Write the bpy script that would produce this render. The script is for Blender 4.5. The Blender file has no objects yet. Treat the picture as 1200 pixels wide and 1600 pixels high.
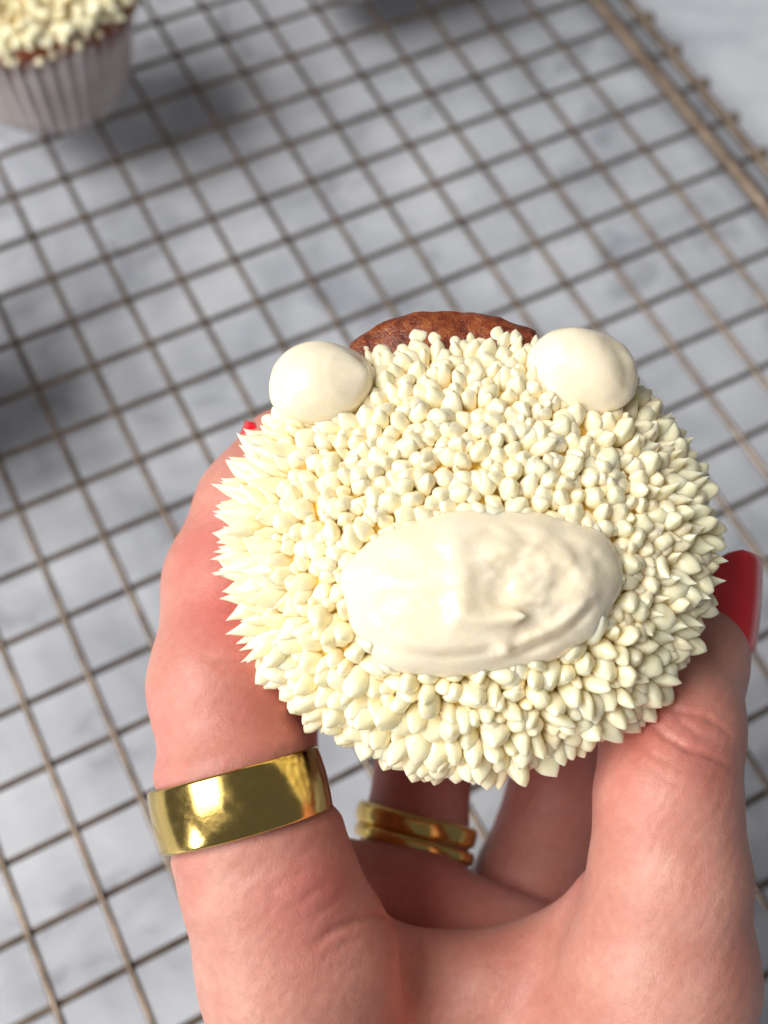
import bpy, math, random
import numpy as np
from mathutils import Vector, Matrix, noise

random.seed(7)
rng = np.random.default_rng(7)
scene = bpy.context.scene
COL = scene.collection
MM = 0.001

# ---------------------------------------------------------------- camera
# World: z = 0 is the marble, x runs across the rack, y along its long wires.
RACK_Z = 20.0                                   # height of the wire grid above the marble, mm
F_PX = 1800.0                                   # focal length for a 1200 x 1600 picture
R_CV = np.array([[0.8865436567914624, -0.46072914561657236, 0.04205946958873012],
                 [-0.39838360645425347, -0.806463927815559, -0.4369284097403822],
                 [0.23522509796185553, 0.37060030694695884, -0.8985124182653135]])
CAM = np.array([-19.2896, -213.4706, 262.1570 + RACK_Z])
AX = np.array([R_CV[0], -R_CV[1], -R_CV[2]])    # right, up, towards-viewer axes as world vectors

cd = bpy.data.cameras.new('camera')
cam = bpy.data.objects.new('camera', cd)
COL.objects.link(cam)
cd.sensor_fit = 'AUTO'
cd.sensor_width = 36.0
cd.lens = 36.0 * F_PX / 1600.0
cd.clip_start = 0.01
cd.clip_end = 20.0
cd.dof.use_dof = True
cd.dof.focus_distance = 0.146
cd.dof.aperture_fstop = 16.0
cd.dof.aperture_blades = 0
mw = Matrix.Identity(4)
for i in range(3):
    for j in range(3):
        mw[i][j] = AX[j][i]
    mw[i][3] = CAM[i] * MM
cam.matrix_world = mw
scene.camera = cam

# ---------------------------------------------------------------- light
scene.view_settings.view_transform = 'Standard'
scene.view_settings.look = 'None'
scene.view_settings.exposure = 0.0
scene.view_settings.gamma = 1.0
scene.view_settings.use_curve_mapping = False
scene.cycles.use_denoising = True
scene.cycles.use_adaptive_sampling = True
scene.cycles.adaptive_threshold = 0.025
scene.cycles.max_bounces = 10
scene.cycles.diffuse_bounces = 7
scene.cycles.glossy_bounces = 4
scene.cycles.sample_clamp_indirect = 4.0
scene.cycles.caustics_reflective = False
scene.cycles.caustics_refractive = False

world = bpy.data.worlds.new('World')
scene.world = world
world.use_nodes = True
bg = world.node_tree.nodes['Background']
bg.inputs['Color'].default_value = (0.97, 0.965, 1.0, 1)
bg.inputs['Strength'].default_value = 0.13


def area_light(name, loc, target, sx, sy, power, color):
    ld = bpy.data.lights.new(name, 'AREA')
    ld.shape = 'RECTANGLE'
    ld.size, ld.size_y = sx, sy
    ld.energy = power
    ld.color = color
    o = bpy.data.objects.new(name, ld)
    COL.objects.link(o)
    o.location = loc
    o.rotation_euler = (Vector(target) - Vector(loc)).to_track_quat('-Z', 'Y').to_euler()
    return o


def cam_dir(x, y, z):
    """direction given as right / up / towards the viewer -> world"""
    return Vector(x * AX[0] + y * AX[1] + z * AX[2])


SUBJ = Vector((CAM - AX[2] * 160) * MM)
# the big kitchen window, high on the left
area_light('window_light', SUBJ + cam_dir(-0.60, 0.28, 0.75) * 1.3, SUBJ, 0.95, 0.80, 24.5, (1.0, 0.965, 0.92))
# a second, smaller window lower down on the photographer's left
area_light('side_window_light', SUBJ + cam_dir(-0.74, -0.42, 0.50) * 1.4, SUBJ, 0.22, 0.32, 6.5, (1.0, 0.98, 0.95))


# ---------------------------------------------------------------- helpers
def obj(name, me, mat=None, parent=None):
    o = bpy.data.objects.new(name, me)
    COL.objects.link(o)
    if mat is not None and len(me.materials) == 0:
        me.materials.append(mat)
    if parent is not None:
        o.parent = parent
    return o


def empty(name, m):
    o = bpy.data.objects.new(name, None)
    COL.objects.link(o)
    o.empty_display_size = 0.01
    o.matrix_world = m
    return o


def tag(o, label=None, cat=None, group=None, kind=None):
    if label: o['label'] = label
    if cat: o['category'] = cat
    if group: o['group'] = group
    if kind: o['kind'] = kind
    return o


def mesh(name, verts, faces, smooth=True):
    me = bpy.data.meshes.new(name)
    v = np.asarray(verts, dtype=np.float64)
    if isinstance(faces, np.ndarray):
        n, k = faces.shape
        me.vertices.add(len(v))
        me.vertices.foreach_set('co', v.astype(np.float32).ravel())
        me.loops.add(n * k)
        me.loops.foreach_set('vertex_index', faces.astype(np.int32).ravel())
        me.polygons.add(n)
        me.polygons.foreach_set('loop_start', np.arange(0, n * k, k, dtype=np.int32))
        me.update(calc_edges=True)
    else:
        me.from_pydata([tuple(p) for p in v], [], faces)
    if smooth:
        me.polygons.foreach_set('use_smooth', [True] * len(me.polygons))
    me.validate()
    me.update()
    return me


def grid_faces(nu, nv, wrap_u=True):
    """faces of a (nv rows) x (nu columns) grid, row-major"""
    f = []
    for j in range(nv - 1):
        for i in range(nu if wrap_u else nu - 1):
            a = j * nu + i
            b = j * nu + (i + 1) % nu
            f.append((a, b, b + nu, a + nu))
    return f


def tube(name, pts, rad, seg=8):
    """round bar along a polyline (same units in as out)"""
    P = [Vector(p) for p in pts]
    rad = rad if isinstance(rad, (list, tuple)) else [rad] * len(P)
    vs = []
    prev = None
    for k, p in enumerate(P):
        t = (P[min(k + 1, len(P) - 1)] - P[max(k - 1, 0)]).normalized()
        ref = prev if prev is not None else (Vector((0, 0, 1)) if abs(t.z) < 0.9 else Vector((1, 0, 0)))
        u = (ref - t * ref.dot(t)).normalized()
        prev = u
        w = t.cross(u)
        for s in range(seg):
            a = 2 * math.pi * s / seg
            vs.append(p + (u * math.cos(a) + w * math.sin(a)) * rad[k])
    f = grid_faces(seg, len(P))
    f.append(tuple(range(seg))[::-1])
    f.append(tuple(range((len(P) - 1) * seg, len(P) * seg)))
    return mesh(name, vs, f)


def pix(px, py, d):
    """point seen at a picture position at depth d mm, in right/up/viewer mm about the camera"""
    return np.array([(px - 600) / F_PX * d, -(py - 800) / F_PX * d, -d])


def c2w(p):
    p = np.asarray(p, float)
    return (CAM + p[..., 0:1] * AX[0] + p[..., 1:2] * AX[1] + p[..., 2:3] * AX[2]) * MM


def on_plane(px, py, z):
    """world mm where the sight line meets height z"""
    d = R_CV.T @ np.array([(px - 600) / F_PX, (py - 800) / F_PX, 1.0])
    return CAM + d * (z - CAM[2]) / d[2]


# ---------------------------------------------------------------- materials
def new_mat(name):
    m = bpy.data.materials.new(name)
    m.use_nodes = True
    nt = m.node_tree
    b = nt.nodes['Principled BSDF']
    return m, nt, b


def N(nt, kind, **kw):
    n = nt.nodes.new(kind)
    for k, v in kw.items():
        if k in n.inputs:
            n.inputs[k].default_value = v
        else:
            setattr(n, k, v)
    return n


def ramp(nt, src, stops):
    r = nt.nodes.new('ShaderNodeValToRGB')
    e = r.color_ramp.elements
    while len(e) < len(stops):
        e.new(0.5)
    for k, (p, c) in enumerate(stops):
        e[k].position = p
        e[k].color = (*c, 1) if len(c) == 3 else c
    nt.links.new(src, r.inputs['Fac'])
    return r.outputs['Color']


def bump(nt, b, height, strength, dist, normal=None):
    n = nt.nodes.new('ShaderNodeBump')
    n.inputs['Strength'].default_value = strength
    n.inputs['Distance'].default_value = dist
    nt.links.new(height, n.inputs['Height'])
    if normal is not None:
        nt.links.new(normal, n.inputs['Normal'])
    nt.links.new(n.outputs['Normal'], b.inputs['Normal'])
    return n.outputs['Normal']


def frosting_mat(name, col, rough, scale_bump, wt=0.5, sss=0.00045):
    m, nt, b = new_mat(name)
    tc = N(nt, 'ShaderNodeTexCoord')
    geo = N(nt, 'ShaderNodeNewGeometry')
    n1 = N(nt, 'ShaderNodeTexNoise', Scale=220.0, Detail=4.0)
    nt.links.new(geo.outputs['Position'], n1.inputs['Vector'])
    c = ramp(nt, n1.outputs['Fac'], [(0.3, tuple(x * y for x, y in zip(col, (0.985, 0.965, 0.90)))), (0.7, col)])
    nt.links.new(c, b.inputs['Base Color'])
    b.inputs['Roughness'].default_value = rough
    b.inputs['Subsurface Weight'].default_value = wt
    b.inputs['Subsurface Radius'].default_value = (1.0, 0.93, 0.72)
    b.inputs['Subsurface Scale'].default_value = sss
    b.inputs['IOR'].default_value = 1.45
    n2 = N(nt, 'ShaderNodeTexNoise', Scale=1300.0, Detail=4.0, Roughness=0.6)
    nt.links.new(geo.outputs['Position'], n2.inputs['Vector'])
    bump(nt, b, n2.outputs['Fac'], scale_bump, 0.0004)
    return m


M_FROST = frosting_mat('buttercream', (0.984, 0.888, 0.655), 0.25, 0.14, 1.0, 0.0009)
M_FROST_FINE = frosting_mat('buttercream_of_small_dabs', (0.984, 0.888, 0.655), 0.25, 0.14, 0.5, 0.0005)
M_FROST_BASE = frosting_mat('base_buttercream_glow_tinted', (0.95, 0.73, 0.22), 0.40, 0.4)  # yellow glow of light bouncing between the dabs is painted into this colour
M_FROST_SMOOTH = frosting_mat('smooth_buttercream', (0.925, 0.835, 0.675), 0.18, 0.20, 1.0, 0.0011)


def cake_mat():
    m, nt, b = new_mat('baked_cake')
    geo = N(nt, 'ShaderNodeNewGeometry')
    n1 = N(nt, 'ShaderNodeTexNoise', Scale=650.0, Detail=6.0, Roughness=0.68)
    nt.links.new(geo.outputs['Position'], n1.inputs['Vector'])
    c = ramp(nt, n1.outputs['Fac'], [(0.30, (0.08, 0.013, 0.005)), (0.50, (0.24, 0.050, 0.016)), (0.70, (0.46, 0.15, 0.045))])
    nt.links.new(c, b.inputs['Base Color'])
    v = N(nt, 'ShaderNodeTexVoronoi', Scale=2600.0)
    nt.links.new(geo.outputs['Position'], v.inputs['Vector'])
    nn = bump(nt, b, n1.outputs['Fac'], 0.55, 0.0006)
    bump(nt, b, v.outputs['Distance'], 0.2, 0.0004, nn)
    b.inputs['Roughness'].default_value = 0.28
    b.inputs['Specular IOR Level'].default_value = 0.6
    return m


M_CAKE = cake_mat()


def paper_mat():
    m, nt, b = new_mat('baking_paper')
    geo = N(nt, 'ShaderNodeNewGeometry')
    n1 = N(nt, 'ShaderNodeTexNoise', Scale=90.0, Detail=3.0)
    nt.links.new(geo.outputs['Position'], n1.inputs['Vector'])
    c = ramp(nt, n1.outputs['Fac'], [(0.3, (0.55, 0.47, 0.46)), (0.7, (0.72, 0.66, 0.65))])
    nt.links.new(c, b.inputs['Base Color'])
    b.inputs['Roughness'].default_value = 0.5
    b.inputs['Subsurface Weight'].default_value = 0.15
    b.inputs['Subsurface Scale'].default_value = 0.001
    return m


M_PAPER = paper_mat()


def marble_mat():
    m, nt, b = new_mat('white_marble')
    geo = N(nt, 'ShaderNodeNewGeometry')
    warp = N(nt, 'ShaderNodeTexNoise', Scale=9.0, Detail=5.0)
    nt.links.new(geo.outputs['Position'], warp.inputs['Vector'])
    mx = N(nt, 'ShaderNodeMixRGB', blend_type='ADD', Fac=0.18)
    nt.links.new(geo.outputs['Position'], mx.inputs['Color1'])
    nt.links.new(warp.outputs['Color'], mx.inputs['Color2'])
    n1 = N(nt, 'ShaderNodeTexNoise', Scale=26.0, Detail=6.0, Roughness=0.55)
    nt.links.new(mx.outputs['Color'], n1.inputs['Vector'])
    c1 = ramp(nt, n1.outputs['Fac'], [(0.28, (0.40, 0.425, 0.475)), (0.46, (0.565, 0.595, 0.655)), (0.62, (0.665, 0.695, 0.75)), (0.8, (0.73, 0.755, 0.80))])
    n2 = N(nt, 'ShaderNodeTexNoise', Scale=55.0, Detail=3.0)
    nt.links.new(mx.outputs['Color'], n2.inputs['Vector'])
    c2 = ramp(nt, n2.outputs['Fac'], [(0.30, (0.66, 0.66, 0.68)), (0.42, (1, 1, 1)), (1.0, (1, 1, 1))])
    mul = N(nt, 'ShaderNodeMixRGB', blend_type='MULTIPLY', Fac=0.8)
    nt.links.new(c1, mul.inputs['Color1'])
    nt.links.new(c2, mul.inputs['Color2'])
    nt.links.new(mul.outputs['Color'], b.inputs['Base Color'])
    b.inputs['Roughness'].default_value = 0.32
    return m


M_MARBLE = marble_mat()


def wire_mat(name, c0, c1, rough):
    m, nt, b = new_mat(name)
    geo = N(nt, 'ShaderNodeNewGeometry')
    n1 = N(nt, 'ShaderNodeTexNoise', Scale=160.0, Detail=5.0)
    nt.links.new(geo.outputs['Position'], n1.inputs['Vector'])
    c = ramp(nt, n1.outputs['Fac'], [(0.32, c0), (0.68, c1)])
    nt.links.new(c, b.inputs['Base Color'])
    b.inputs['Metallic'].default_value = 0.75
    b.inputs['Roughness'].default_value = rough
    bump(nt, b, n1.outputs['Fac'], 0.3, 0.0004)
    return m


M_WIRE = wire_mat('bronzed_wire', (0.11, 0.083, 0.062), (0.27, 0.21, 0.16), 0.30)
M_RAIL = wire_mat('worn_bronze_rail', (0.13, 0.095, 0.07), (0.30, 0.235, 0.18), 0.45)


def gold_mat():
    m, nt, b = new_mat('polished_gold')
    geo = N(nt, 'ShaderNodeNewGeometry')
    n1 = N(nt, 'ShaderNodeTexNoise', Scale=500.0, Detail=6.0, Roughness=0.7)
    nt.links.new(geo.outputs['Position'], n1.inputs['Vector'])
    r = ramp(nt, n1.outputs['Fac'], [(0.35, (0.10, 0.10, 0.10)), (0.75, (0.26, 0.26, 0.26))])
    nt.links.new(r, b.inputs['Roughness'])
    b.inputs['Base Color'].default_value = (0.70, 0.50, 0.155, 1)
    b.inputs['Metallic'].default_value = 1.0
    bump(nt, b, n1.outputs['Fac'], 0.10, 0.0003)
    return m


M_GOLD = gold_mat()


def nail_mat():
    m, nt, b = new_mat('red_nail_varnish')
    geo = N(nt, 'ShaderNodeNewGeometry')
    n1 = N(nt, 'ShaderNodeTexNoise', Scale=300.0, Detail=2.0)
    nt.links.new(geo.outputs['Position'], n1.inputs['Vector'])
    c = ramp(nt, n1.outputs['Fac'], [(0.3, (0.68, 0.006, 0.014)), (0.7, (0.76, 0.010, 0.022))])
    nt.links.new(c, b.inputs['Base Color'])
    b.inputs['Roughness'].default_value = 0.22
    b.inputs['Coat Weight'].default_value = 0.6
    b.inputs['Coat Roughness'].default_value = 0.08
    return m


M_NAIL = nail_mat()


def skin_mat():
    m, nt, b = new_mat('skin')
    geo = N(nt, 'ShaderNodeNewGeometry')
    n1 = N(nt, 'ShaderNodeTexNoise', Scale=75.0, Detail=5.0, Roughness=0.6)
    nt.links.new(geo.outputs['Position'], n1.inputs['Vector'])
    base = ramp(nt, n1.outputs['Fac'], [(0.30, (0.52, 0.225, 0.172)), (0.5, (0.60, 0.295, 0.23)), (0.72, (0.68, 0.385, 0.31))])
    at = N(nt, 'ShaderNodeAttribute', attribute_name='flush_and_crease_shade')
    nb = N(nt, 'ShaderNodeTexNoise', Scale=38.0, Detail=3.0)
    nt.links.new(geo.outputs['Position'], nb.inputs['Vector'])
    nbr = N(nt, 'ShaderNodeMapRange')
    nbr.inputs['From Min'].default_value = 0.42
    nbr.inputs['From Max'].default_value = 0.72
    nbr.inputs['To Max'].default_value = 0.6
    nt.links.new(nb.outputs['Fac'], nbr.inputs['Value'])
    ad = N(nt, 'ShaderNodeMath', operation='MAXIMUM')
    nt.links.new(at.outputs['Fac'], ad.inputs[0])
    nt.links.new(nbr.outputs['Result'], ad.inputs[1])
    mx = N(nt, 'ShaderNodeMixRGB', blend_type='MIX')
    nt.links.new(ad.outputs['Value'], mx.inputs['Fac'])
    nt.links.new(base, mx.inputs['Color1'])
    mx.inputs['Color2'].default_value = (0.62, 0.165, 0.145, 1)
    n3 = N(nt, 'ShaderNodeTexNoise', Scale=900.0, Detail=3.0)
    nt.links.new(geo.outputs['Position'], n3.inputs['Vector'])
    mot = ramp(nt, n3.outputs['Fac'], [(0.3, (0.93, 0.90, 0.89)), (0.65, (1, 1, 1))])
    mul = N(nt, 'ShaderNodeMixRGB', blend_type='MULTIPLY', Fac=1.0)
    nt.links.new(mx.outputs['Color'], mul.inputs['Color1'])
    nt.links.new(mot, mul.inputs['Color2'])
    nt.links.new(mul.outputs['Color'], b.inputs['Base Color'])
    b.inputs['Subsurface Weight'].default_value = 0.65
    b.inputs['Subsurface Radius'].default_value = (1.0, 0.35, 0.18)
    b.inputs['Subsurface Scale'].default_value = 0.0016
    b.inputs['Roughness'].default_value = 0.46
    b.inputs['Specular IOR Level'].default_value = 0.42
    # fine diamond skin lines and pores
    mp = N(nt, 'ShaderNodeMapping')
    mp.inputs['Scale'].default_value = (1.0, 1.0, 1.0)
    nt.links.new(geo.outputs['Position'], mp.inputs['Vector'])
    vo = N(nt, 'ShaderNodeTexVoronoi', Scale=1500.0, feature='DISTANCE_TO_EDGE')
    nt.links.new(mp.outputs['Vector'], vo.inputs['Vector'])
    vr = ramp(nt, vo.outputs['Distance'], [(0.0, (0, 0, 0)), (0.16, (1, 1, 1))])
    nn = bump(nt, b, vr, 0.15, 0.0002)
    wv = N(nt, 'ShaderNodeTexWave', Scale=170.0, Distortion=9.0, Detail=3.0)
    wv.inputs['Detail Scale'].default_value = 1.2
    mp2 = N(nt, 'ShaderNodeMapping')
    mp2.inputs['Rotation'].default_value = (0.0, 0.0, math.radians(62))
    nt.links.new(geo.outputs['Position'], mp2.inputs['Vector'])
    nt.links.new(mp2.outputs['Vector'], wv.inputs['Vector'])
    nn = bump(nt, b, wv.outputs['Fac'], 0.09, 0.0003, nn)
    n2 = N(nt, 'ShaderNodeTexNoise', Scale=420.0, Detail=4.0, Roughness=0.6)
    nt.links.new(geo.outputs['Position'], n2.inputs['Vector'])
    bump(nt, b, n2.outputs['Fac'], 0.16, 0.0006, nn)
    return m


M_SKIN = skin_mat()

# ---------------------------------------------------------------- table
v = []
X0, X1, Y0, Y1 = -0.55, 0.75, -0.75, 0.75
vs = [(X0, Y0, -0.03), (X1, Y0, -0.03), (X1, Y1, -0.03), (X0, Y1, -0.03), (X0, Y0, 0), (X1, Y0, 0), (X1, Y1, 0), (X0, Y1, 0)]
fs = [(0, 3, 2, 1), (4, 5, 6, 7), (0, 1, 5, 4), (1, 2, 6, 5), (2, 3, 7, 6), (3, 0, 4, 7)]
table = obj('marble_tabletop', mesh('marble_tabletop', vs, fs, smooth=False), M_MARBLE)
tag(table, kind='structure')

# ---------------------------------------------------------------- cooling rack
S = 16.0
WR = 0.85
RAIL_X = 196.5
I0, I1 = -9, 11                  # long wires
J0, J1 = -9, 19                  # cross wires (y = -j * S)
rack = empty('cooling_rack', Matrix.Translation(Vector((0.05, -0.08, 0.0))))
tag(rack, 'bronze coloured wire cooling rack with a square grid lying on the marble', 'cooling rack')
RO = np.array([50.0, -80.0, 0.0])


def rel(p):
    return (np.asarray(p, float) - RO) * MM


XL = I0 * S - 8
YT, YB = -J0 * S + 10, -J1 * S - 10
for i in range(I0, I1 + 1):
    ph = random.uniform(0, 6.28)
    pts = [rel((i * S + 0.25 * math.sin(ph + t * 5.1), YB + (YT - YB) * t, RACK_Z + WR * 0.9 + 0.2 * math.sin(ph * 2 + t * 7))) for t in np.linspace(0, 1, 15)]
    obj('wire', tube('wire', pts, WR * MM), M_WIRE, rack)
OUT_X, OUT_Z = 208.5, RACK_Z - 2.5
for j in range(J0, J1 + 1):
    ph = random.uniform(0, 6.28)
    y = -j * S
    pts = [rel((XL + (RAIL_X - XL) * t, y + 0.25 * math.sin(ph + t * 5.1), RACK_Z - WR * 0.9 + 0.15 * math.sin(ph * 2 + t * 7))) for t in np.linspace(0, 1, 13)]
    pts += [rel((RAIL_X + 4, y, RACK_Z - 1.3)), rel((OUT_X - 1.5, y, RACK_Z - 2.0)), rel((OUT_X + 1.8, y, OUT_Z + 0.2))]
    obj('wire', tube('wire', pts, WR * MM), M_WIRE, rack)
    # weld bead where the cross wire meets the outer rail
    bp = [rel((OUT_X + 1.0, y - 1.9, OUT_Z + 0.4)), rel((OUT_X + 1.0, y - 0.9, OUT_Z + 0.5)), rel((OUT_X + 1.0, y + 0.9, OUT_Z + 0.5)), rel((OUT_X + 1.0, y + 1.9, OUT_Z + 0.4))]
    obj('weld_bead', tube('weld_bead', bp, [1.0 * MM, 2.6 * MM, 2.6 * MM, 1.0 * MM]), M_RAIL, rack)
for x, z, r in ((RAIL_X, RACK_Z + 0.9, 2.4), (OUT_X, OUT_Z, 1.6), (XL, RACK_Z, 2.1)):
    pts = [rel((x + 0.3 * math.sin(t * 9), YB + (YT - YB) * t, z)) for t in np.linspace(0, 1, 21)]
    obj('border_rail', tube('border_rail', pts, r * MM, 12), M_RAIL, rack)
for y in (YT, YB):
    obj('border_rail', tube('border_rail', [rel((XL + (RAIL_X - XL) * t, y, RACK_Z)) for t in np.linspace(0, 1, 9)], 2.1 * MM, 12), M_RAIL, rack)
for x in (XL + 6, RAIL_X - 20):
    for y in (YT - 4, YB + 4):
        obj('foot', tube('foot', [rel((x - 9, y, RACK_Z)), rel((x - 7, y, 4)), rel((x - 5, y, 1.6)), rel((x + 5, y, 1.6)), rel((x + 7, y, 4)), rel((x + 9, y, RACK_Z))], 1.4 * MM, 10), M_RAIL, rack)


# ---------------------------------------------------------------- cupcakes
def interp_polar(tab):
    a = np.array([t[0] for t in tab], float)
    r = np.array([t[1] for t in tab], float)
    a = np.concatenate([a - 360, a, a + 360])
    r = np.concatenate([r, r, r])

    def f(th):
        d = np.degrees(th) % 360
        # smoothed lookup
        return sum(np.interp(d + o, a, r) * w for o, w in ((-8, .15), (-4, .22), (0, .26), (4, .22), (8, .15)))
    return f


def dab_mesh(k, kind):
    """one piped dab of buttercream, base at z=0, unit mm, axis +z"""
    rr = random.Random(100 + k)
    if kind == 'spike':
        prof = [(-0.25, .62), (0.0, .80), (.16, .98), (.34, .93), (.52, .70), (.68, .45), (.82, .24), (.93, .10), (1.0, .015)]
    elif kind == 'grain':
        prof = [(-0.20, .55), (0.0, .82), (.20, 1.0), (.42, 1.02), (.62, .96), (.80, .76), (.92, .42), (.97, .18), (1.0, .03)]
    else:
        prof = [(-0.25, .70), (0.0, .92), (.22, 1.06), (.45, 1.05), (.65, .92), (.81, .66), (.91, .36), (.965, .16), (1.0, .03)]
    zz_, rr_ = np.array(prof).T
    tk = np.linspace(0, 1, len(prof))
    fine = np.linspace(0, 1, 16)

    def smooth_curve(v_):
        out = np.interp(fine, tk, v_)
        for _ in range(3):
            o2 = out.copy()
            o2[1:-1] = 0.25 * out[:-2] + 0.5 * out[1:-1] + 0.25 * out[2:]
            out = o2
        return out
    prof = list(zip(smooth_curve(zz_), smooth_curve(rr_)))
    n = 16
    lob = rr.uniform(0.02, 0.07)
    nl = rr.choice([3, 4, 5])
    ph = rr.uniform(0, 6.28)
    bend = rr.uniform(0.05, 0.6)
    bd = rr.uniform(0, 6.28)
    sq = rr.uniform(0.82, 1.12)
    off = Vector((rr.uniform(-9, 9), rr.uniform(-9, 9), rr.uniform(-9, 9)))
    vs = []
    for z, r in prof:
        for s in range(n):
            a = 2 * math.pi * s / n
            q = r * (1 + lob * math.cos(nl * a + ph) * min(1, r * 1.4))
            p = Vector((q * math.cos(a) * sq, q * math.sin(a) / sq, z))
            q2 = 1 + 0.34 * noise.noise(p * 1.1 + off) * min(1, r * 1.5)
            p.x *= q2
            p.y *= q2
            zz = max(0, z)
            p.x += bend * zz * zz * math.cos(bd)
            p.y += bend * zz * zz * math.sin(bd)
            vs.append(p)
    f = grid_faces(n, len(prof))
    f.append(tuple(range(n))[::-1])
    f.append(tuple(range((len(prof) - 1) * n, len(prof) * n)))
    return mesh('frosting_dab', [p * MM for p in vs], f)


DABS = {'spike': [], 'grain': [], 'bulb': []}
for k in range(12):
    for kind in DABS:
        me = dab_mesh(k * 3 + len(kind), kind)
        me.materials.append(M_FROST)
        DABS[kind].append(me)


def dome_z(rho, H):
    return H * (1 - np.clip(rho, 0, 1.3) ** 3.0)


def round_shell(name, Rf, zs, nu=96, seed=0, amp=0.3):
    """surface of revolution with an angle-dependent radius; zs = list of (fraction of Rf, z)"""
    vs = []
    for fr, z in zs:
        for s in range(nu):
            th = 2 * math.pi * s / nu
            r = Rf(th) * fr
            p = Vector((r * math.cos(th), r * math.sin(th), z))
            k = amp * noise.noise(p * 0.35 + Vector((seed, 3, 1))) + amp * 0.5 * noise.noise(p * 1.1 + Vector((seed, 7, 1)))
            vs.append((p.x * (1 + 0.02 * k), p.y * (1 + 0.02 * k), p.z + k))
    f = grid_faces(nu, len(zs))
    f.append(tuple(range((len(zs) - 1) * nu, len(zs) * nu)))
    f.append(tuple(range(nu))[::-1])
    me = mesh(name, vs, f)
    return me


def scale_mesh(me, s=MM):
    me.transform(Matrix.Scale(s, 4))
    return me


def wrapper_mesh(r_top, r_bot, z_top, z_bot, pleats=44, amp=0.85):
    nu = pleats * 6
    rows = 9
    vs = []
    for j in range(rows):
        t = j / (rows - 1)
        z = z_bot + (z_top - z_bot) * t
        r0 = r_bot + (r_top - r_bot) * t
        for s in range(nu):
            a = 2 * math.pi * s / nu
            w = math.cos(pleats * a)
            w = math.copysign(abs(w) ** 0.7, w)
            r = r0 + amp * w * (0.55 + 0.45 * t) + 0.35 * noise.noise(Vector((math.cos(a) * 3, math.sin(a) * 3, z * 0.08)))
            vs.append((r * math.cos(a), r * math.sin(a), z))
    f = grid_faces(nu, rows)
    f.append(tuple(range(nu))[::-1])
    # thin turned-in lip so the paper has thickness
    base = len(vs)
    for s in range(nu):
        x, y, z = vs[(rows - 1) * nu + s]
        k = 1 - 0.5 / math.hypot(x, y)
        vs.append((x * k, y * k, z - 0.1))
    for s in range(nu):
        x, y, z = vs[base + s]
        vs.append((x * 0.97, y * 0.97, z - 6))
    for s in range(nu):
        a, b_ = (rows - 1) * nu + s, (rows - 1) * nu + (s + 1) % nu
        c, d = base + (s + 1) % nu, base + s
        f.append((a, b_, c, d))
        f.append((d, c, c + nu, d + nu))
    return scale_mesh(mesh('wrapper', vs, f))


def place_dabs(parent, lift, Rf, H, forbid, dmin, limit, seed, style, jitter=0.35):
    """poisson-sample the frosted dome with dabs. The largest `limit` become parts, the rest one mesh"""
    rr = random.Random(seed)
    pts = []
    cell = {}
    G = 3.0

    def ok(p, r):
        kx, ky, kz = (int(math.floor(c / G)) for c in p)
        for a in (-1, 0, 1):
            for b_ in (-1, 0, 1):
                for c_ in (-1, 0, 1):
                    for q, rq in cell.get((kx + a, ky + b_, kz + c_), ()):
                        if (q - p).length < dmin * 0.5 * (r + rq):
                            return False
        return True
    tries = 0
    while tries < 30000:
        tries += 1
        th = rr.uniform(0, 2 * math.pi)
        rho = math.sqrt(rr.uniform(0, 1.16))
        R = Rf(th)
        if rho <= 1.0:
            x, y = R * rho * math.cos(th), R * rho * math.sin(th)
            z = float(dome_z(rho, H))
        else:
            u = (rho - 1.0) / 0.077        # rolls over the rim
            x, y = R * math.cos(th) * (1 - 0.02 * u), R * math.sin(th) * (1 - 0.02 * u)
            z = -3.6 * u
        if forbid(x, y):
            continue
        p = Vector((x, y, z))
        st = style(th, rho, rr)
        if tries > 12000:
            st = (st[0], st[1] * 0.74, st[2] * 0.8)
        if not ok(p, st[1]):
            continue
        cell.setdefault(tuple(int(math.floor(c / G)) for c in p), []).append((p, st[1]))
        pts.append((p, th, rho, st))
    items = []
    for (p, th, rho, st) in pts:
        e = min(1.0, max(0.0, (rho - 0.62) / 0.42))
        radial = Vector((math.cos(th), math.sin(th), 0))
        up = Vector((0, 0, 1))
        d = (up * (1 - e) + radial * (0.25 * rho + 0.95 * e) + up * 0.10 * (1 - e)).normalized()
        j = jitter * (1.5 - 0.8 * e)
        d = (d + Vector((rr.uniform(-j, j), rr.uniform(-j, j), rr.uniform(-j, j)))).normalized()
        kind, rad, hgt = st
        q = d.to_track_quat('Z', 'Y')
        from_rot = q.to_matrix().to_4x4() @ Matrix.Rotation(rr.uniform(0, 6.28), 4, 'Z')
        m = Matrix.Translation((Vector(p) + Vector((0, 0, lift))) * MM) @ from_rot @ Matrix.Diagonal(Vector((rad, rad, hgt, 1)))
        items.append((rad * hgt * (1.2 if rho < 1.02 else 0.5), kind, m))
    items.sort(key=lambda t: -t[0])
    for _, kind, m in items[:limit]:
        o = obj('frosting_dab', rr.choice(DABS[kind]), None, parent)
        o.matrix_basis = m
    rest = items[limit:]
    if rest:
        V, F = [], []
        for _, kind, m in rest:
            me = rr.choice(DABS[kind])
            b0 = len(V)
            V.extend([m @ v.co for v in me.vertices])
            F.extend([tuple(b0 + i for i in pl.vertices) for pl in me.polygons])
        o = obj('small_dabs', mesh('small_dabs', V, F), M_FROST_FINE, parent)
        o['kind'] = 'stuff'
    return len(items)


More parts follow.
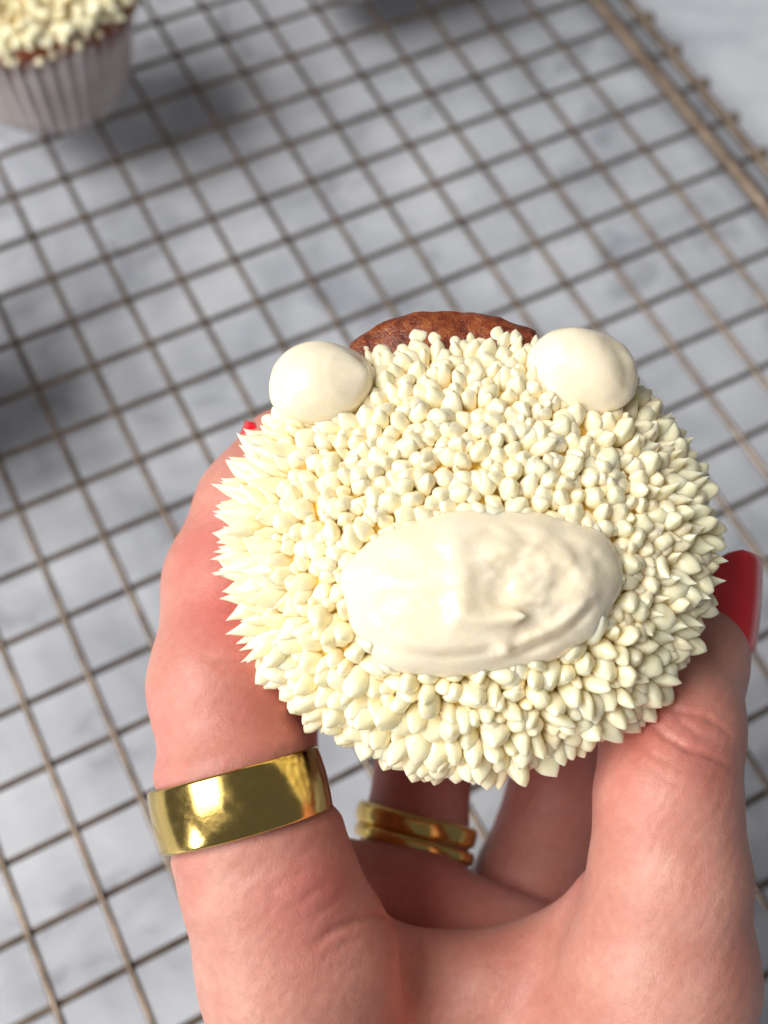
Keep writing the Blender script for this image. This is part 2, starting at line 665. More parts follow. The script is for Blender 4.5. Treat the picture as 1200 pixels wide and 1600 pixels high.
# --- the held cupcake ---------------------------------------------------
PPM = 12.24
CC = pix(740, 868, 147.0)                                  # centre of its rim
n_ax = np.array([0.02, 0.10, 0.99]); n_ax /= np.linalg.norm(n_ax)
x_ax = np.array([1.0, 0.0, 0.0]); x_ax -= n_ax * x_ax.dot(n_ax); x_ax /= np.linalg.norm(x_ax)
y_ax = np.cross(n_ax, x_ax)
L2C = np.array([x_ax, y_ax, n_ax]).T
BASE_Z = -40.0


def loc(px, py, z):
    """held cupcake's own coordinates of a sight line where it meets local height z"""
    d = pix(px, py, 1.0)
    t = (z - n_ax.dot(-CC)) / n_ax.dot(d)
    p = d * t - CC
    return np.array([p.dot(x_ax), p.dot(y_ax), z])


OUT = interp_polar([(a, r / PPM) for a, r in
                    [(0, 402), (28, 402), (48, 405), (65, 392), (78, 382), (90, 379), (115, 386), (127, 400), (139, 408), (150, 412), (180, 403),
                     (202, 385), (214, 382), (228, 364), (250, 360), (270, 356), (290, 352), (304, 360), (325, 374), (345, 397)]])


def R_FROST(th):
    d = math.degrees(th) % 360
    gap = math.exp(-((d - 92) / 30.0) ** 2)
    return OUT(th) - 3.4 - 0.2 * gap + 0.25 * math.sin(th * 7)


CAKE_TOP = interp_polar([(0, 0), (55, 0), (66, 29.6), (76, 30.9), (90, 32.0), (104, 32.6), (117, 32.4), (128, 31.4), (138, 0), (180, 0)])


def R_CAKE(th):
    return max(OUT(th) - 4.6, CAKE_TOP(th))


m = Matrix.Identity(4)
for i, a in enumerate((x_ax, y_ax, n_ax)):
    wv = a[0] * AX[0] + a[1] * AX[1] + a[2] * AX[2]
    for k in range(3):
        m[k][i] = wv[k]
origin = c2w(CC + n_ax * BASE_Z)
for k in range(3):
    m[k][3] = origin[k]
held = empty('cupcake', m)
tag(held, 'cupcake held up in the hand, topped with cream buttercream dabs, muzzle and two round ears', 'cupcake', 'cupcakes')

H_DOME = 8.5
up_shift = Matrix.Translation(Vector((0, 0, -BASE_Z * MM)))   # local rim plane above the base


def place(me, name, mat, parent=None, shift=True):
    scale_mesh(me)
    if shift:
        me.transform(up_shift)
    return obj(name, me, mat, parent or held)


cz = [(0.80, -13), (0.86, -6.5), (0.95, -3.6), (1.0, -1.2), (0.995, 0.1), (0.96, 0.9), (0.90, 1.5), (0.78, 2.5), (0.6, 3.4), (0.35, 4.0), (0.1, 4.2)]
cake = place(round_shell('cake', R_CAKE, cz, 160, 3, 0.55), 'cake', M_CAKE)
w = wrapper_mesh(25.5, 21.0, -8.0, BASE_Z)
w.transform(up_shift)
obj('wrapper', w, M_PAPER, held)
fz = [(0.93, -4.4), (0.985, -3.2), (1.01, -1.8), (1.0, -0.4)] + [(r, float(dome_z(r, H_DOME)) - 0.2) for r in (0.95, 0.9, 0.82, 0.72, 0.6, 0.45, 0.3, 0.15, 0.04)]
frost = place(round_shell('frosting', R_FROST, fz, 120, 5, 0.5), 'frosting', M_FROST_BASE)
dab_root = frost

muz_c = loc(751, 924, 9.0)
MUZ_A, MUZ_B, MUZ_T = 16.7, 9.75, math.radians(6.0)
ear_l = loc(503, 594, 6.0)
ear_r = loc(914, 578, 6.0)


def in_muzzle(x, y, k=0.94):
    dx, dy = x - muz_c[0], y - muz_c[1]
    u = (dx * math.cos(MUZ_T) + dy * math.sin(MUZ_T)) / MUZ_A
    v_ = (-dx * math.sin(MUZ_T) + dy * math.cos(MUZ_T)) / MUZ_B
    return u * u + v_ * v_ < k * k


def forbid_held(x, y):
    if in_muzzle(x, y):
        return True
    for c, a, b_ in ((ear_l, 5.3, 4.1), (ear_r, 5.8, 4.6)):
        if ((x - c[0]) / a) ** 2 + ((y - c[1]) / b_) ** 2 < 1:
            return True
    return False


def style_held(th, rho, rr):
    d = math.degrees(th) % 360
    side = max(0.0, math.cos(th)) if rho > 0.6 else 0
    left = 150 <= d <= 205 and rho > 0.82
    right = (d < 62 or d > 335) and rho > 0.74
    low = 200 < d < 330
    if left:
        return 'spike', rr.uniform(1.0, 1.65), rr.uniform(3.2, 5.2)
    if right:
        return ('spike' if rr.random() < 0.42 else 'bulb'), rr.uniform(1.0, 1.7), rr.uniform(2.4, 3.9)
    if low:
        return ('grain' if rr.random() < 0.65 else 'bulb'), rr.uniform(1.1, 1.65), rr.uniform(2.8, 4.6)
    r = rr.random()
    return ('bulb' if r < 0.74 else 'grain' if r < 0.95 else 'spike'), rr.uniform(0.95, 1.45), rr.uniform(2.0, 3.2)


nd = place_dabs(frost, -BASE_Z, R_FROST, H_DOME, forbid_held, 1.22, 300, 11, style_held)
print('dabs', nd)


def muzzle_mesh():
    """smeared oval of buttercream: dome with a swirled ridge, a hollow and pulled-up peaks"""
    nu, nv = 150, 60
    vs = []
    off = Vector((4.2, 1.3, 9.1))

    def seg(px_, py_, a, b_):
        ax, ay, bx, by = *a, *b_
        t = max(0, min(1, ((px_ - ax) * (bx - ax) + (py_ - ay) * (by - ay)) / ((bx - ax) ** 2 + (by - ay) ** 2)))
        return math.hypot(px_ - ax - t * (bx - ax), py_ - ay - t * (by - ay)), t

    def pl(x, y, P):
        return min(seg(x, y, P[k], P[k + 1])[0] for k in range(len(P) - 1))

    lobe = [(-13.6, 4.2), (-15.0, 0.6), (-14.0, -3.0), (-10.4, -5.6), (-4, -6.9), (1.5, -6.3), (5.5, -4.6)]
    ridge = [(-2.9, 5.6), (-2.3, 2.4), (-3.0, -0.9)]
    peak = [(-3.4, -2.4), (-0.6, -3.1), (2.2, -3.1)]
    fold = [(1.4, -7.0), (5.0, -5.8), (9.0, -4.4), (12.4, -1.6)]
    ripple = [[(6.0, 4.2), (7.6, 2.2), (7.2, 0.4)], [(9.6, 4.2), (11.0, 1.6)], [(12.4, 3.0), (13.2, 0.6)], [(3.6, 0.2), (6.4, -1.6), (9.4, -1.6)]]

    def g(d, w_):
        return math.exp(-(d / w_) ** 2)

    def sst(t):
        t = max(0.0, min(1.0, t))
        return t * t * (3 - 2 * t)
    for j in range(nv):
        rho = j / (nv - 1)
        for i in range(nu):
            a = 2 * math.pi * i / nu
            wob = 1 + 0.025 * math.sin(3 * a + 1) + 0.02 * math.sin(5 * a) + 0.012 * math.sin(11 * a + 2)
            x = MUZ_A * rho * math.copysign(abs(math.cos(a)) ** 0.86, math.cos(a)) * wob
            y = MUZ_B * rho * math.copysign(abs(math.sin(a)) ** 0.86, math.sin(a)) * wob
            z = 4.9 * (1 - rho ** 2.6) ** 0.60
            edge = sst((1 - rho) * 4)
            # step left by the first pass of the nozzle on the left
            q = math.sqrt(((x + 3) / 12.2) ** 2 + ((y + 0.2) / 6.6) ** 2)
            left = sst((5.0 - x) / 5.0)
            z += 0.70 * sst((1.06 - q) / 0.22) * left * sst((5.5 - y) / 4.0)
            z -= 0.12 * g(q - 1.07, 0.06) * left * edge * sst((3.5 - y) / 3.0)
            z += 0.5 * g(pl(x, y, ridge), 1.6) * edge
            z += 0.95 * g(pl(x, y, peak), 1.15) * edge
            z -= 0.55 * math.exp(-(((x - 1.4) / 3.2) ** 2 + ((y - 0.8) / 2.4) ** 2))
            z += 0.55 * math.exp(-(((x - 2.2) / 2.4) ** 2 + ((y - 4.2) / 1.0) ** 2))
            z += 0.6 * g(pl(x, y, fold), 1.1) * edge
            z -= 0.55 * g(pl(x, y + 1.4, fold), 0.7) * edge
            for rp, am in zip(ripple, (0.34, 0.28, 0.22, 0.30)):
                z += am * g(pl(x, y, rp), 0.95) * edge
            rough = 0.14 + 0.50 * sst((x + 2.0) / 5.0)
            p = Vector((x * 0.30, y * 0.42, 0)) + off
            z += rough * (0.9 * noise.noise(p) + 0.30 * noise.noise(p * 2.3) + 0.07 * noise.noise(p * 5)) * edge
            k = math.exp(-(((x - 2.3) / 1.0) ** 2 + ((y + 3.1) / 0.7) ** 2))
            k2 = math.exp(-(((x - 1.6) / 0.8) ** 2 + ((y + 6.8) / 0.7) ** 2))
            z += 0.5 * k + 0.6 * k2
            vs.append((x + 1.8 * k, y - 0.5 * k2, z))
    for i in range(nu):
        a = 2 * math.pi * i / nu
        vs.append((MUZ_A * 0.97 * math.copysign(abs(math.cos(a)) ** 0.86, math.cos(a)), MUZ_B * 0.97 * math.copysign(abs(math.sin(a)) ** 0.86, math.sin(a)), -3.0))
    f = grid_faces(nu, nv + 1)
    return mesh('frosting_muzzle', vs, f)


mz = muzzle_mesh()
zc = float(dome_z(math.hypot(muz_c[0], muz_c[1]) / 30, H_DOME))
# lean with the dome under it
mz.transform(Matrix.Translation(Vector((muz_c[0], muz_c[1], zc + 0.6))) @ Matrix.Rotation(math.radians(3), 4, 'X') @ Matrix.Rotation(MUZ_T, 4, 'Z'))
place(mz, 'frosting_muzzle', M_FROST_SMOOTH)


def ear_mesh(a, b_, c, seed, tip):
    nu, nv = 56, 34
    vs = []
    off = Vector((seed * 3.1, seed, 2))
    for j in range(nv):
        ph = math.pi * j / (nv - 1)
        for i in range(nu):
            t = 2 * math.pi * i / nu
            n_ = Vector((math.sin(ph) * math.cos(t), math.sin(ph) * math.sin(t), math.cos(ph)))
            k = 1 + 0.05 * noise.noise(n_ * 1.2 + off) + 0.010 * noise.noise(n_ * 4 + off)
            # smear line left by the nozzle
            s_ = n_.x * tip[0] + n_.y * tip[1] + n_.z * tip[2]
            lat = math.exp(-((s_ - 0.72) / 0.05) ** 2)
            k += 0.014 * lat * (1 if n_.z > -0.2 else 0)
            k += 0.09 * math.exp((s_ - 1) * 60)
            k += 0.10 * noise.noise(Vector((n_.x * 0.9, n_.y * 0.9, n_.z * 2.2)) + off * 2)
            sw = math.sin(ph * 6.5 + t * 1.0 + seed * 2.0)
            k += 0.020 * max(0.0, sw) ** 3 * math.sin(ph)
            vs.append((n_.x * a * k, n_.y * b_ * k, n_.z * c * k))
    return mesh('frosting_ear', vs, grid_faces(nu, nv))


for c, a, b_, sd, tip in ((ear_l, 6.55, 5.25, 1, (0.77, -0.05, 0.63)), (ear_r, 7.15, 5.75, 2, (0.72, 0.45, 0.52))):
    e = ear_mesh(a, b_, 4.5, sd, tip)
    e.transform(Matrix.Translation(Vector((c[0], c[1], 4.7))) @ Matrix.Rotation(math.radians(8 if sd == 1 else -16), 4, 'Z'))
    place(e, 'frosting_ear', M_FROST_SMOOTH)


# --- cupcakes standing on the rack ---------------------------------------
def plain_R(k):
    return lambda th: 30.0 + 0.7 * math.sin(3 * th + k) + 0.5 * math.sin(5 * th + 2 * k)


def rack_cupcake(px, py, label, seed, limit, dmin=1.45, at=None):
    b0 = on_plane(px, py, RACK_Z + 2.0) if at is None else np.array(at)
    root = empty('cupcake', Matrix.Translation(Vector(b0 * MM)) @ Matrix.Rotation(seed * 1.3, 4, 'Z'))
    tag(root, label, 'cupcake', 'cupcakes')
    R = plain_R(seed)
    hgt = 36.0
    up = Matrix.Translation(Vector((0, 0, hgt * MM)))

    def put(me, name, mat):
        scale_mesh(me)
        me.transform(up)
        return obj(name, me, mat, root)
    put(round_shell('cake', lambda th: R(th) + 1.0, [(0.84, -12), (0.92, -4.5), (1.0, -2.0), (1.0, 0.4), (0.96, 1.9), (0.8, 4.0), (0.5, 5.6), (0.1, 6.6)], 96, seed, 0.5), 'cake', M_CAKE)
    w_ = wrapper_mesh(28.6, 22.5, -2.5, -hgt, 40, 0.9)
    w_.transform(up)
    obj('wrapper', w_, M_PAPER, root)
    Rf = lambda th: R(th) - 2.0
    fz_ = [(0.96, -1.0), (1.0, 0.2)] + [(r, 1.0 + float(dome_z(r, 8.0))) for r in (0.95, 0.85, 0.7, 0.5, 0.3, 0.1)]
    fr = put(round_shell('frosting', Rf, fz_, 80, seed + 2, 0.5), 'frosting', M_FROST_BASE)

    def st(th, rho, rr):
        return rr.choice(['spike', 'bulb', 'grain']), rr.uniform(1.5, 2.3), rr.uniform(3.4, 5.4)
    place_dabs(fr, hgt + 2.2, Rf, 8.0, lambda x, y: False, dmin, limit, seed + 40, st)
    return root


rack_cupcake(84, 122, 'cupcake in a pale pleated paper case standing on the rack in the top left corner', 3, 300)
rack_cupcake(545, -76, 'cupcake just beyond the top edge, only the foot of its paper case showing', 5, 0)
rack_cupcake(-235, 610, 'cupcake beyond the left edge whose shadow falls across the rack', 8, 0)

# ---------------------------------------------------------------- the hand
GMIN = np.array([-45.0, -128.0, -222.0])
GMAX = np.array([66.0, 22.0, -134.0])
GH = 0.45
dims = np.ceil((GMAX - GMIN) / GH).astype(int) + 1
gx = (GMIN[0] + GH * np.arange(dims[0])).astype(np.float32)
gy = (GMIN[1] + GH * np.arange(dims[1])).astype(np.float32)
gz = (GMIN[2] + GH * np.arange(dims[2])).astype(np.float32)
SDF = np.full(tuple(dims), 30.0, dtype=np.float32)


def window_of(lo, hi):
    a = np.clip(np.floor((lo - GMIN) / GH).astype(int), 0, dims - 1)
    b_ = np.clip(np.ceil((hi - GMIN) / GH).astype(int) + 1, 1, dims)
    return tuple(slice(int(p), int(max(q, p + 1))) for p, q in zip(a, b_))


def smin(a, b_, k):
    h = np.maximum(k - np.abs(a - b_), 0) / k
    return np.minimum(a, b_) - h * h * k * 0.25


def blend(field, sl, d, k):
    field[sl] = smin(field[sl], d, k)


def cone(field, a, ra, b_, rb, k, flat=None):
    a = np.asarray(a, float); b_ = np.asarray(b_, float)
    mg = max(ra, rb) + k + 2.5
    sl = window_of(np.minimum(a, b_) - mg, np.maximum(a, b_) + mg)
    X, Y, Z = gx[sl[0]][:, None, None] - a[0], gy[sl[1]][None, :, None] - a[1], gz[sl[2]][None, None, :] - a[2]
    ba = b_ - a
    L = float(ba @ ba)
    t = np.clip((X * ba[0] + Y * ba[1] + Z * ba[2]) / L, 0, 1)
    dx, dy, dz = X - t * ba[0], Y - t * ba[1], Z - t * ba[2]
    d = np.sqrt(dx * dx + dy * dy + dz * dz) - (ra + (rb - ra) * t)
    blend(field, sl, d.astype(np.float32), k)


def tri(field, a, b_, c, r, k):
    a, b_, c = (np.asarray(q, float) for q in (a, b_, c))
    mg = r + k + 2.5
    sl = window_of(np.minimum(np.minimum(a, b_), c) - mg, np.maximum(np.maximum(a, b_), c) + mg)
    P = np.stack(np.broadcast_arrays(gx[sl[0]][:, None, None], gy[sl[1]][None, :, None], gz[sl[2]][None, None, :]), -1).astype(np.float32)
    ba, cb, ac = b_ - a, c - b_, a - c
    nor = np.cross(ba, ac)
    pa, pb, pc = P - a, P - b_, P - c
    s = (np.sign(pa @ np.cross(ba, nor)) + np.sign(pb @ np.cross(cb, nor)) + np.sign(pc @ np.cross(ac, nor)))

    def edge(e, p):
        t = np.clip((p @ e) / (e @ e), 0, 1)[..., None]
        q = e * t - p
        return (q * q).sum(-1)
    d2 = np.where(s < 2.0, np.minimum(np.minimum(edge(ba, pa), edge(cb, pb)), edge(ac, pc)), (pa @ nor) ** 2 / (nor @ nor))
    blend(field, sl, (np.sqrt(d2) - r).astype(np.float32), k)


def chain(field, J, k, k0=None):
    """J = list of (px, py, depth, radius mm)"""
    P = [pix(*j[:3]) for j in J]
    for q in range(len(J) - 1):
        cone(field, P[q], J[q][3], P[q + 1], J[q + 1][3], k if q or k0 is None else k0)


INDEX = [(520, 1800, 160, 14.5), (462, 1500, 152, 12.6), (418, 1370, 151, 11.0), (374, 1225, 151, 9.9), (353, 1070, 156, 10.0), (364, 910, 163, 9.3), (402, 795, 166, 8.4), (448, 712, 168, 7.2)]
THUMB = [(930, 1850, 160, 17.0), (1030, 1520, 153, 12.6), (1046, 1370, 151, 10.0), (1043, 1250, 151, 9.0), (1050, 1140, 156, 9.1), (1064, 1030, 165, 8.9), (1086, 950, 169, 7.7)]
chain(SDF, INDEX, 3.0)
chain(SDF, THUMB, 3.0)
# web between thumb and index and the muscle below it
WEB = [(520, 1425, 157, 4.6), (600, 1500, 162, 4.6), (730, 1528, 168, 4.6), (850, 1512, 166, 4.8), (945, 1410, 159, 4.6)]
chain(SDF, WEB, 3.2)
tri(SDF, pix(560, 1580, 163.5), pix(980, 1510, 163.5), pix(720, 2050, 167), 7.8, 5.0)
cone(SDF, pix(640, 1720, 163), 11.0, pix(780, 1980, 170), 16.0, 7.0)
cone(SDF, pix(900, 1640, 162), 10.0, pix(860, 1900, 167), 14.0, 7.0)
# palm below, then the fingers reaching under the cupcake
DEEP = np.full(tuple(dims), 30.0, dtype=np.float32)
chain(DEEP, [(500, 1400, 180, 9.5), (640, 1425, 182, 9.2), (900, 1535, 180, 9.5)], 3.0)
chain(DEEP, [(560, 1640, 182, 15), (840, 1760, 180, 16)], 6.0)
chain(DEEP, [(640, 1430, 186, 8.8), (648, 1310, 192, 8.5), (668, 1150, 199, 8.4), (705, 1040, 204, 7.6), (760, 960, 205, 6.6)], 2.5)
chain(DEEP, [(785, 1500, 192, 10.2), (830, 1385, 196, 9.7), (880, 1230, 201, 9.0), (885, 1080, 206, 7.8), (850, 1000, 207, 6.6)], 2.5)
chain(DEEP, [(470, 1430, 172, 10.5), (400, 1240, 176, 9.6), (400, 1080, 182, 9.6), (450, 930, 188, 8.8), (500, 850, 190, 8.0), (545, 800, 191, 6.8)], 3.0)
SDF = smin(SDF, DEEP, 2.5)
cone(SDF, pix(700, 1850, 172), 21.0, pix(780, 2300, 178), 24.0, 9.0)


def surface_nets(D, h, o):
    s = D < 0
    nx, ny, nz = D.shape
    cnt = np.zeros((nx - 1, ny - 1, nz - 1), dtype=np.int8)
    for a in (0, 1):
        for b_ in (0, 1):
            for c in (0, 1):
                cnt += s[a:nx - 1 + a, b_:ny - 1 + b_, c:nz - 1 + c]
    act = (cnt > 0) & (cnt < 8)
    idx = np.full(act.shape, -1, dtype=np.int64)
    ii = np.argwhere(act)
    idx[act] = np.arange(len(ii))
    acc = np.zeros((len(ii), 3)); num = np.zeros(len(ii))
    cor = [(a, b_, c) for a in (0, 1) for b_ in (0, 1) for c in (0, 1)]
    vals = {q: D[ii[:, 0] + q[0], ii[:, 1] + q[1], ii[:, 2] + q[2]].astype(float) for q in cor}
    for q in cor:
        for ax in range(3):
            if q[ax] == 0:
                q2 = tuple(1 if t == ax else q[t] for t in range(3))
                v0, v1 = vals[q], vals[q2]
                m_ = (v0 < 0) != (v1 < 0)
                t = v0 / np.where(m_, v0 - v1, 1)
                p = np.array(q, float) + np.outer(t, np.eye(3)[ax])
                acc[m_] += p[m_]
                num[m_] += 1
    V = o + (ii + acc / num[:, None]) * h
    F = []
    for ax in range(3):
        a1, a2 = (ax + 1) % 3, (ax + 2) % 3
        sA = np.take(s, range(0, s.shape[ax] - 1), ax)
        sB = np.take(s, range(1, s.shape[ax]), ax)
        e = np.argwhere(sA != sB)
        ok = (e[:, a1] > 0) & (e[:, a2] > 0) & (e[:, a1] < act.shape[a1]) & (e[:, a2] < act.shape[a2])
        e = e[ok]
        inside_first = sA[e[:, 0], e[:, 1], e[:, 2]]
        u1, u2 = np.eye(3, dtype=int)[a1], np.eye(3, dtype=int)[a2]
        q = [idx[tuple((e - u1 - u2).T)], idx[tuple((e - u2).T)], idx[tuple(e.T)], idx[tuple((e - u1).T)]]
        f = np.stack(q, 1)
        f[~inside_first] = f[~inside_first][:, ::-1]
        F.append(f)
    F = np.concatenate(F)
    F = F[(F >= 0).all(1)]
    return V, F


HV, HF = surface_nets(SDF, GH, GMIN)


def relax(V, F, n, lam=0.5):
    for _ in range(n):
        acc = np.zeros_like(V); num = np.zeros(len(V))
        for a, b_ in ((0, 1), (1, 2), (2, 3), (3, 0)):
            np.add.at(acc, F[:, a], V[F[:, b_]]); np.add.at(num, F[:, a], 1)
            np.add.at(acc, F[:, b_], V[F[:, a]]); np.add.at(num, F[:, b_], 1)
        V = V + lam * (acc / np.maximum(num, 1)[:, None] - V)
    return V


HV = relax(HV, HF, 5)


def vnormals(V, F):
    n = np.zeros_like(V)
    fn = np.cross(V[F[:, 2]] - V[F[:, 0]], V[F[:, 3]] - V[F[:, 1]])
    for k in range(4):
        np.add.at(n, F[:, k], fn)
    return n / np.maximum(np.linalg.norm(n, axis=1), 1e-9)[:, None]


HN = vnormals(HV, HF)
if (HN * (HV - HV.mean(0))).sum() < 0:
    HF = HF[:, ::-1]
    HN = -HN


def polydist(V, P):
    """distance to a polyline and how far along it (0..1) the nearest point lies"""
    best = np.full(len(V), 1e9)
    along = np.zeros(len(V))
    seg_l = [np.linalg.norm(b_ - a) for a, b_ in zip(P[:-1], P[1:])]
    tot, run = sum(seg_l) + 1e-9, 0.0
    for (a, b_), L in zip(zip(P[:-1], P[1:]), seg_l):
        ba = b_ - a
        t = np.clip(((V - a) @ ba) / max(ba @ ba, 1e-9), 0, 1)
        d = np.linalg.norm(V - a - t[:, None] * ba, axis=1)
        m_ = d < best
        best = np.where(m_, d, best)
        along = np.where(m_, (run + t * L) / tot, along)
        run += L
    return best, along


# where the surface lies under a sight line, so that creases are cut at real places on the skin
PXV = 600 + HV[:, 0] / -HV[:, 2] * F_PX
PYV = 800 - HV[:, 1] / -HV[:, 2] * F_PX
front = HN[:, 2] > -0.1


def skin_point(px, py):
    m_ = front & (np.abs(PXV - px) < 14) & (np.abs(PYV - py) < 14)
    if not m_.any():
        return pix(px, py, 152)
    z = HV[m_, 2].max()
    near = m_ & (HV[:, 2] > z - 4)
    k = np.where(near)[0][np.argmin(np.hypot(PXV[near] - px, PYV[near] - py))]
    return HV[k]


CREASES = [  # picture polyline, depth mm, half width mm
    ([(1030, 1104), (1065, 1112), (1105, 1124), (1142, 1146)], 1.0, 0.42),
    ([(1008, 1118), (1035, 1150), (1075, 1172), (1115, 1184), (1148, 1200)], 1.2, 0.45),
    ([(1056, 1110), (1066, 1132), (1092, 1150), (1125, 1162)], 0.55, 0.42),
    ([(995, 1160), (1030, 1188), (1062, 1200)], 0.4, 0.4),
    ([(1005, 1190), (1040, 1222), (1075, 1232)], 0.3, 0.4),
    ([(1080, 1205), (1120, 1215), (1146, 1225)], 0.25, 0.4),
    ([(308, 1026), (345, 1034), (385, 1036), (420, 1040)], 0.7, 0.6),
    ([(262, 1040), (275, 1075)], 0.15, 0.6),
    ([(250, 1060), (268, 1095)], 0.15, 0.6),
    ([(290, 1070), (300, 1110)], 0.12, 0.5),
    ([(640, 1432), (600, 1430), (560, 1436), (520, 1452), (480, 1480)], 1.7, 0.6),
    ([(590, 1455), (540, 1472), (500, 1500)], 0.45, 0.5),
    ([(480, 1355), (440, 1380), (410, 1400)], 0.32, 0.5),
    ([(520, 1375), (480, 1400), (450, 1425)], 0.4, 0.5),
    ([(545, 1395), (500, 1425), (460, 1450)], 0.3, 0.5),
]
for k in range(9):
    y0 = 1478 + k * 12
    CREASES.append(([(400 + 6 * k, y0 + 6), (455 + 4 * k, y0 - 2), (520 + 5 * k, y0 + 4)], 0.09, 0.45))
for k in range(8):
    x0 = 1060 + 14 * k
    CREASES.append(([(x0 - 20, 1520 + 3 * k), (x0 + 12, 1480 + 2 * k), (x0 + 34, 1448)], 0.07, 0.45))
for k in range(14):
    x0, y0 = 430 + (k * 37) % 330, 1500 + (k * 23) % 90
    CREASES.append(([(x0, y0 + 8), (x0 + 45, y0 - 3), (x0 + 95, y0 - 6)], 0.16, 0.35))
for k in range(10):
    y0 = 1075 + k * 9
    CREASES.append(([(255 + (k * 29) % 60, y0), (300 + (k * 31) % 70, y0 + 4), (350 + (k * 17) % 60, y0 - 6)], 0.13, 0.35))
for k in range(9):
    y0 = 1215 + k * 16
    CREASES.append(([(975 + (k * 23) % 40, y0), (1030 + (k * 13) % 40, y0 + 10), (1100 + (k * 19) % 30, y0 + 4)], 0.12, 0.35))
flush_and_crease_shade = np.zeros(len(HV))
disp = np.zeros(len(HV))
for P, dep, wid in CREASES:
    Q = [skin_point(*p) for p in P]
    d, al = polydist(HV, Q)
    s_ = np.exp(-(d / wid) ** 2) * np.sin(np.pi * np.clip(al, 0, 1)) ** 0.7
    disp -= dep * 0.42 * s_
    flush_and_crease_shade = np.maximum(flush_and_crease_shade, min(0.5, dep * 0.8) * np.exp(-(d / (wid * 1.3)) ** 2) * np.sin(np.pi * np.clip(al, 0, 1)))  # creases tinted redder and darker, their shade put into the skin colour
# the wide ring presses the finger in and the skin swells beside it
rc, ra = pix(376, 1249, 150.5), np.array([-0.26, 0.955, -0.16]); ra /= np.linalg.norm(ra)
tt = (HV - rc) @ ra
rd = np.linalg.norm((HV - rc) - tt[:, None] * ra, axis=1)
near = rd < 14
disp += near * (0.45 * np.exp(-((np.abs(tt) - 5.6) / 1.7) ** 2) - 0.25 * np.exp(-(tt / 3.6) ** 2))
# broad swellings: tendon and knuckle relief
for (px, py), amp, wid in (((600, 1530), 0.6, 6), ((500, 1400), 0.5, 5), ((940, 1470), 0.5, 5), ((1060, 1190), 0.4, 5), ((290, 1080), 0.4, 5)):
    disp += amp * np.exp(-(np.linalg.norm(HV - skin_point(px, py), axis=1) / wid) ** 2)
HV = HV + HN * disp[:, None]
for (px, py), amp, wid in (((330, 860), 0.75, 9), ((360, 960), 0.85, 10), ((400, 1090), 0.45, 10), ((500, 1385), 0.7, 8), ((560, 1420), 0.35, 7), ((1085, 1165), 0.4, 9), ((1000, 1140), 0.5, 8),
                           ((620, 1430), 0.4, 8), ((980, 1250), 0.3, 9)):
    flush_and_crease_shade = np.maximum(flush_and_crease_shade, amp * np.exp(-(np.linalg.norm(HV - skin_point(px, py), axis=1) / wid) ** 2))
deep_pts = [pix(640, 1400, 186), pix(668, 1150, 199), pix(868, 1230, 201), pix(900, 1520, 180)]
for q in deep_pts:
    flush_and_crease_shade = np.maximum(flush_and_crease_shade, 0.6 * np.exp(-(np.linalg.norm(HV - q, axis=1) / 18) ** 2))

hand_o = c2w(pix(760, 2000, 172))
hand = obj('hand', mesh('hand', c2w(HV) - hand_o, HF), M_SKIN)
hand.location = Vector(hand_o)
at = hand.data.attributes.new('flush_and_crease_shade', 'FLOAT', 'POINT')
at.data.foreach_set('value', flush_and_crease_shade.astype(np.float32))
tag(hand, 'left hand gripping the cupcake from below, red varnished nails and gold rings', 'hand')


def nail_mesh(center, N_, L_, width, length, curve):
    N_ = np.asarray(N_, float); N_ /= np.linalg.norm(N_)
    L_ = np.asarray(L_, float); L_ -= N_ * (L_ @ N_); L_ /= np.linalg.norm(L_)
    A_ = np.cross(L_, N_)
    nu, nv = 17, 19
    top, bot = [], []
    for j in range(nv):
        v_ = j / (nv - 1)
        tip = max(0, (v_ - 0.72) / 0.28)
        root = max(0, (0.22 - v_) / 0.22)
        wd = width * 0.5 * math.sqrt(max(0.02, 1 - 0.75 * tip ** 2.6)) * math.sqrt(max(0.02, 1 - 0.8 * root ** 3.0)) * (0.94 + 0.06 * math.sin(v_ * 3))
        for i in range(nu):
            u = -1 + 2 * i / (nu - 1)
            s_ = u * wd
            h_ = -curve * (s_ / (width * 0.5)) ** 2 - 0.9 * (v_ - 0.45) ** 2 * length / 9
            p = center + A_ * s_ + L_ * ((v_ - 0.5) * length) + N_ * h_
            top.append(p + N_ * 0.28)
            bot.append(p - N_ * 0.28)
    f = grid_faces(nu, nv, False)
    n0 = len(top)
    f2 = [tuple(n0 + q for q in reversed(t)) for t in f]
    rim = [i for i in range(nu)] + [j * nu + nu - 1 for j in range(1, nv)] + [(nv - 1) * nu + i for i in range(nu - 2, -1, -1)] + [j * nu for j in range(nv - 2, 0, -1)]
    side = [(rim[q], n0 + rim[q], n0 + rim[(q + 1) % len(rim)], rim[(q + 1) % len(rim)]) for q in range(len(rim))]
    V = c2w(np.array(top + bot)) - hand_o
    return mesh('fingernail', V, f + f2 + side)


def add_nail(center, N_, L_, w_, l_, c_):
    o = obj('fingernail', nail_mesh(center, N_, L_, w_, l_, c_), M_NAIL, hand)
    return o


thumb_n = np.array([0.70, 0.05, 0.71])
add_nail(pix(1080, 950, 168) + thumb_n * 7.6 + np.array([2.0, 1.0, 0]), thumb_n, (0.28, 0.95, -0.10), 12.6, 13.6, 2.6)
add_nail(pix(446, 724, 168) + np.array([-0.93, 0.25, 0.25]) * 7.3, (-0.93, 0.25, 0.25), (0.42, 0.9, 0.0), 8.5, 9.0, 2.4)
tag(hand.children[0], 'red varnished thumbnail')
tag(hand.children[1], 'red varnished nail of the forefinger')


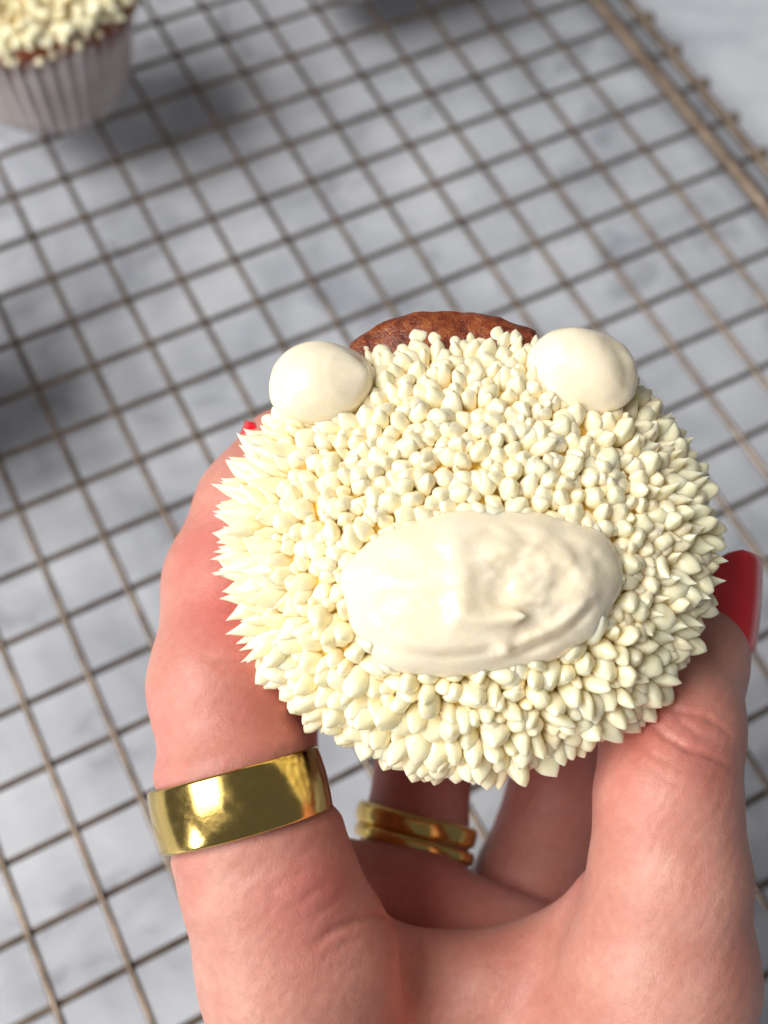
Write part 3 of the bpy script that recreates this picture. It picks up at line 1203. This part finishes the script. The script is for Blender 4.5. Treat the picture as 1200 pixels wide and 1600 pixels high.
# ---------------------------------------------------------------- rings
def band(name, center, axis, r_out, thick, width, rounding, seg=96):
    axis = np.asarray(axis, float); axis /= np.linalg.norm(axis)
    ref = np.array([1.0, 0, 0]); ref -= axis * (ref @ axis); ref /= np.linalg.norm(ref)
    oth = np.cross(axis, ref)
    prof = []
    h_ = width / 2
    rr = rounding
    for sx, sz, a0 in ((1, 1, 0), (-1, 1, 90), (-1, -1, 180), (1, -1, 270)):
        cx = (r_out - rr) if sx > 0 else (r_out - thick + rr)
        cy = sz * (h_ - rr)
        for q in range(5):
            a = math.radians(a0 + 22.5 * q)
            prof.append((cx + rr * math.cos(a), cy + rr * math.sin(a)))
        if sx > 0 and sz < 0:
            prof.extend((r_out, -h_ + rr + (2 * h_ - 2 * rr) * q / 6) for q in range(1, 6))
    vs = []
    for s in range(seg):
        a = 2 * math.pi * s / seg
        d = ref * math.cos(a) + oth * math.sin(a)
        for r, z in prof:
            dome = 0.28 * (1 - (z / h_) ** 2) if r > r_out - thick * 0.5 else 0.0
            vs.append(d * (r + dome) + axis * z)
    n = len(prof)
    f = [(s * n + k, s * n + (k + 1) % n, ((s + 1) % seg) * n + (k + 1) % n, ((s + 1) % seg) * n + k) for s in range(seg) for k in range(n)]
    W = np.array(vs)
    W = W[:, 0:1] * AX[0] + W[:, 1:2] * AX[1] + W[:, 2:3] * AX[2]
    o = obj(name, mesh(name, W * MM, [t[::-1] for t in f]), M_GOLD)
    o.location = Vector(c2w(center))
    return o


r1 = band('ring', pix(376, 1249, 150.5), (-0.26, 0.955, -0.16), 11.4, 1.1, 8.2, 0.38)
tag(r1, 'wide polished gold band worn on the forefinger', 'ring', 'gold rings')
r2 = band('ring', pix(650, 1288, 193.0), (0.24, 0.95, -0.22), 10.1, 1.7, 3.6, 0.8)
tag(r2, 'upper of the two slim gold rings on the shaded finger under the cupcake', 'ring', 'gold rings')
r3 = band('ring', pix(647, 1318, 191.5), (0.26, 0.94, -0.24), 10.0, 1.6, 2.4, 0.75)
tag(r3, 'lower of the two slim gold rings on the shaded finger under the cupcake', 'ring', 'gold rings')
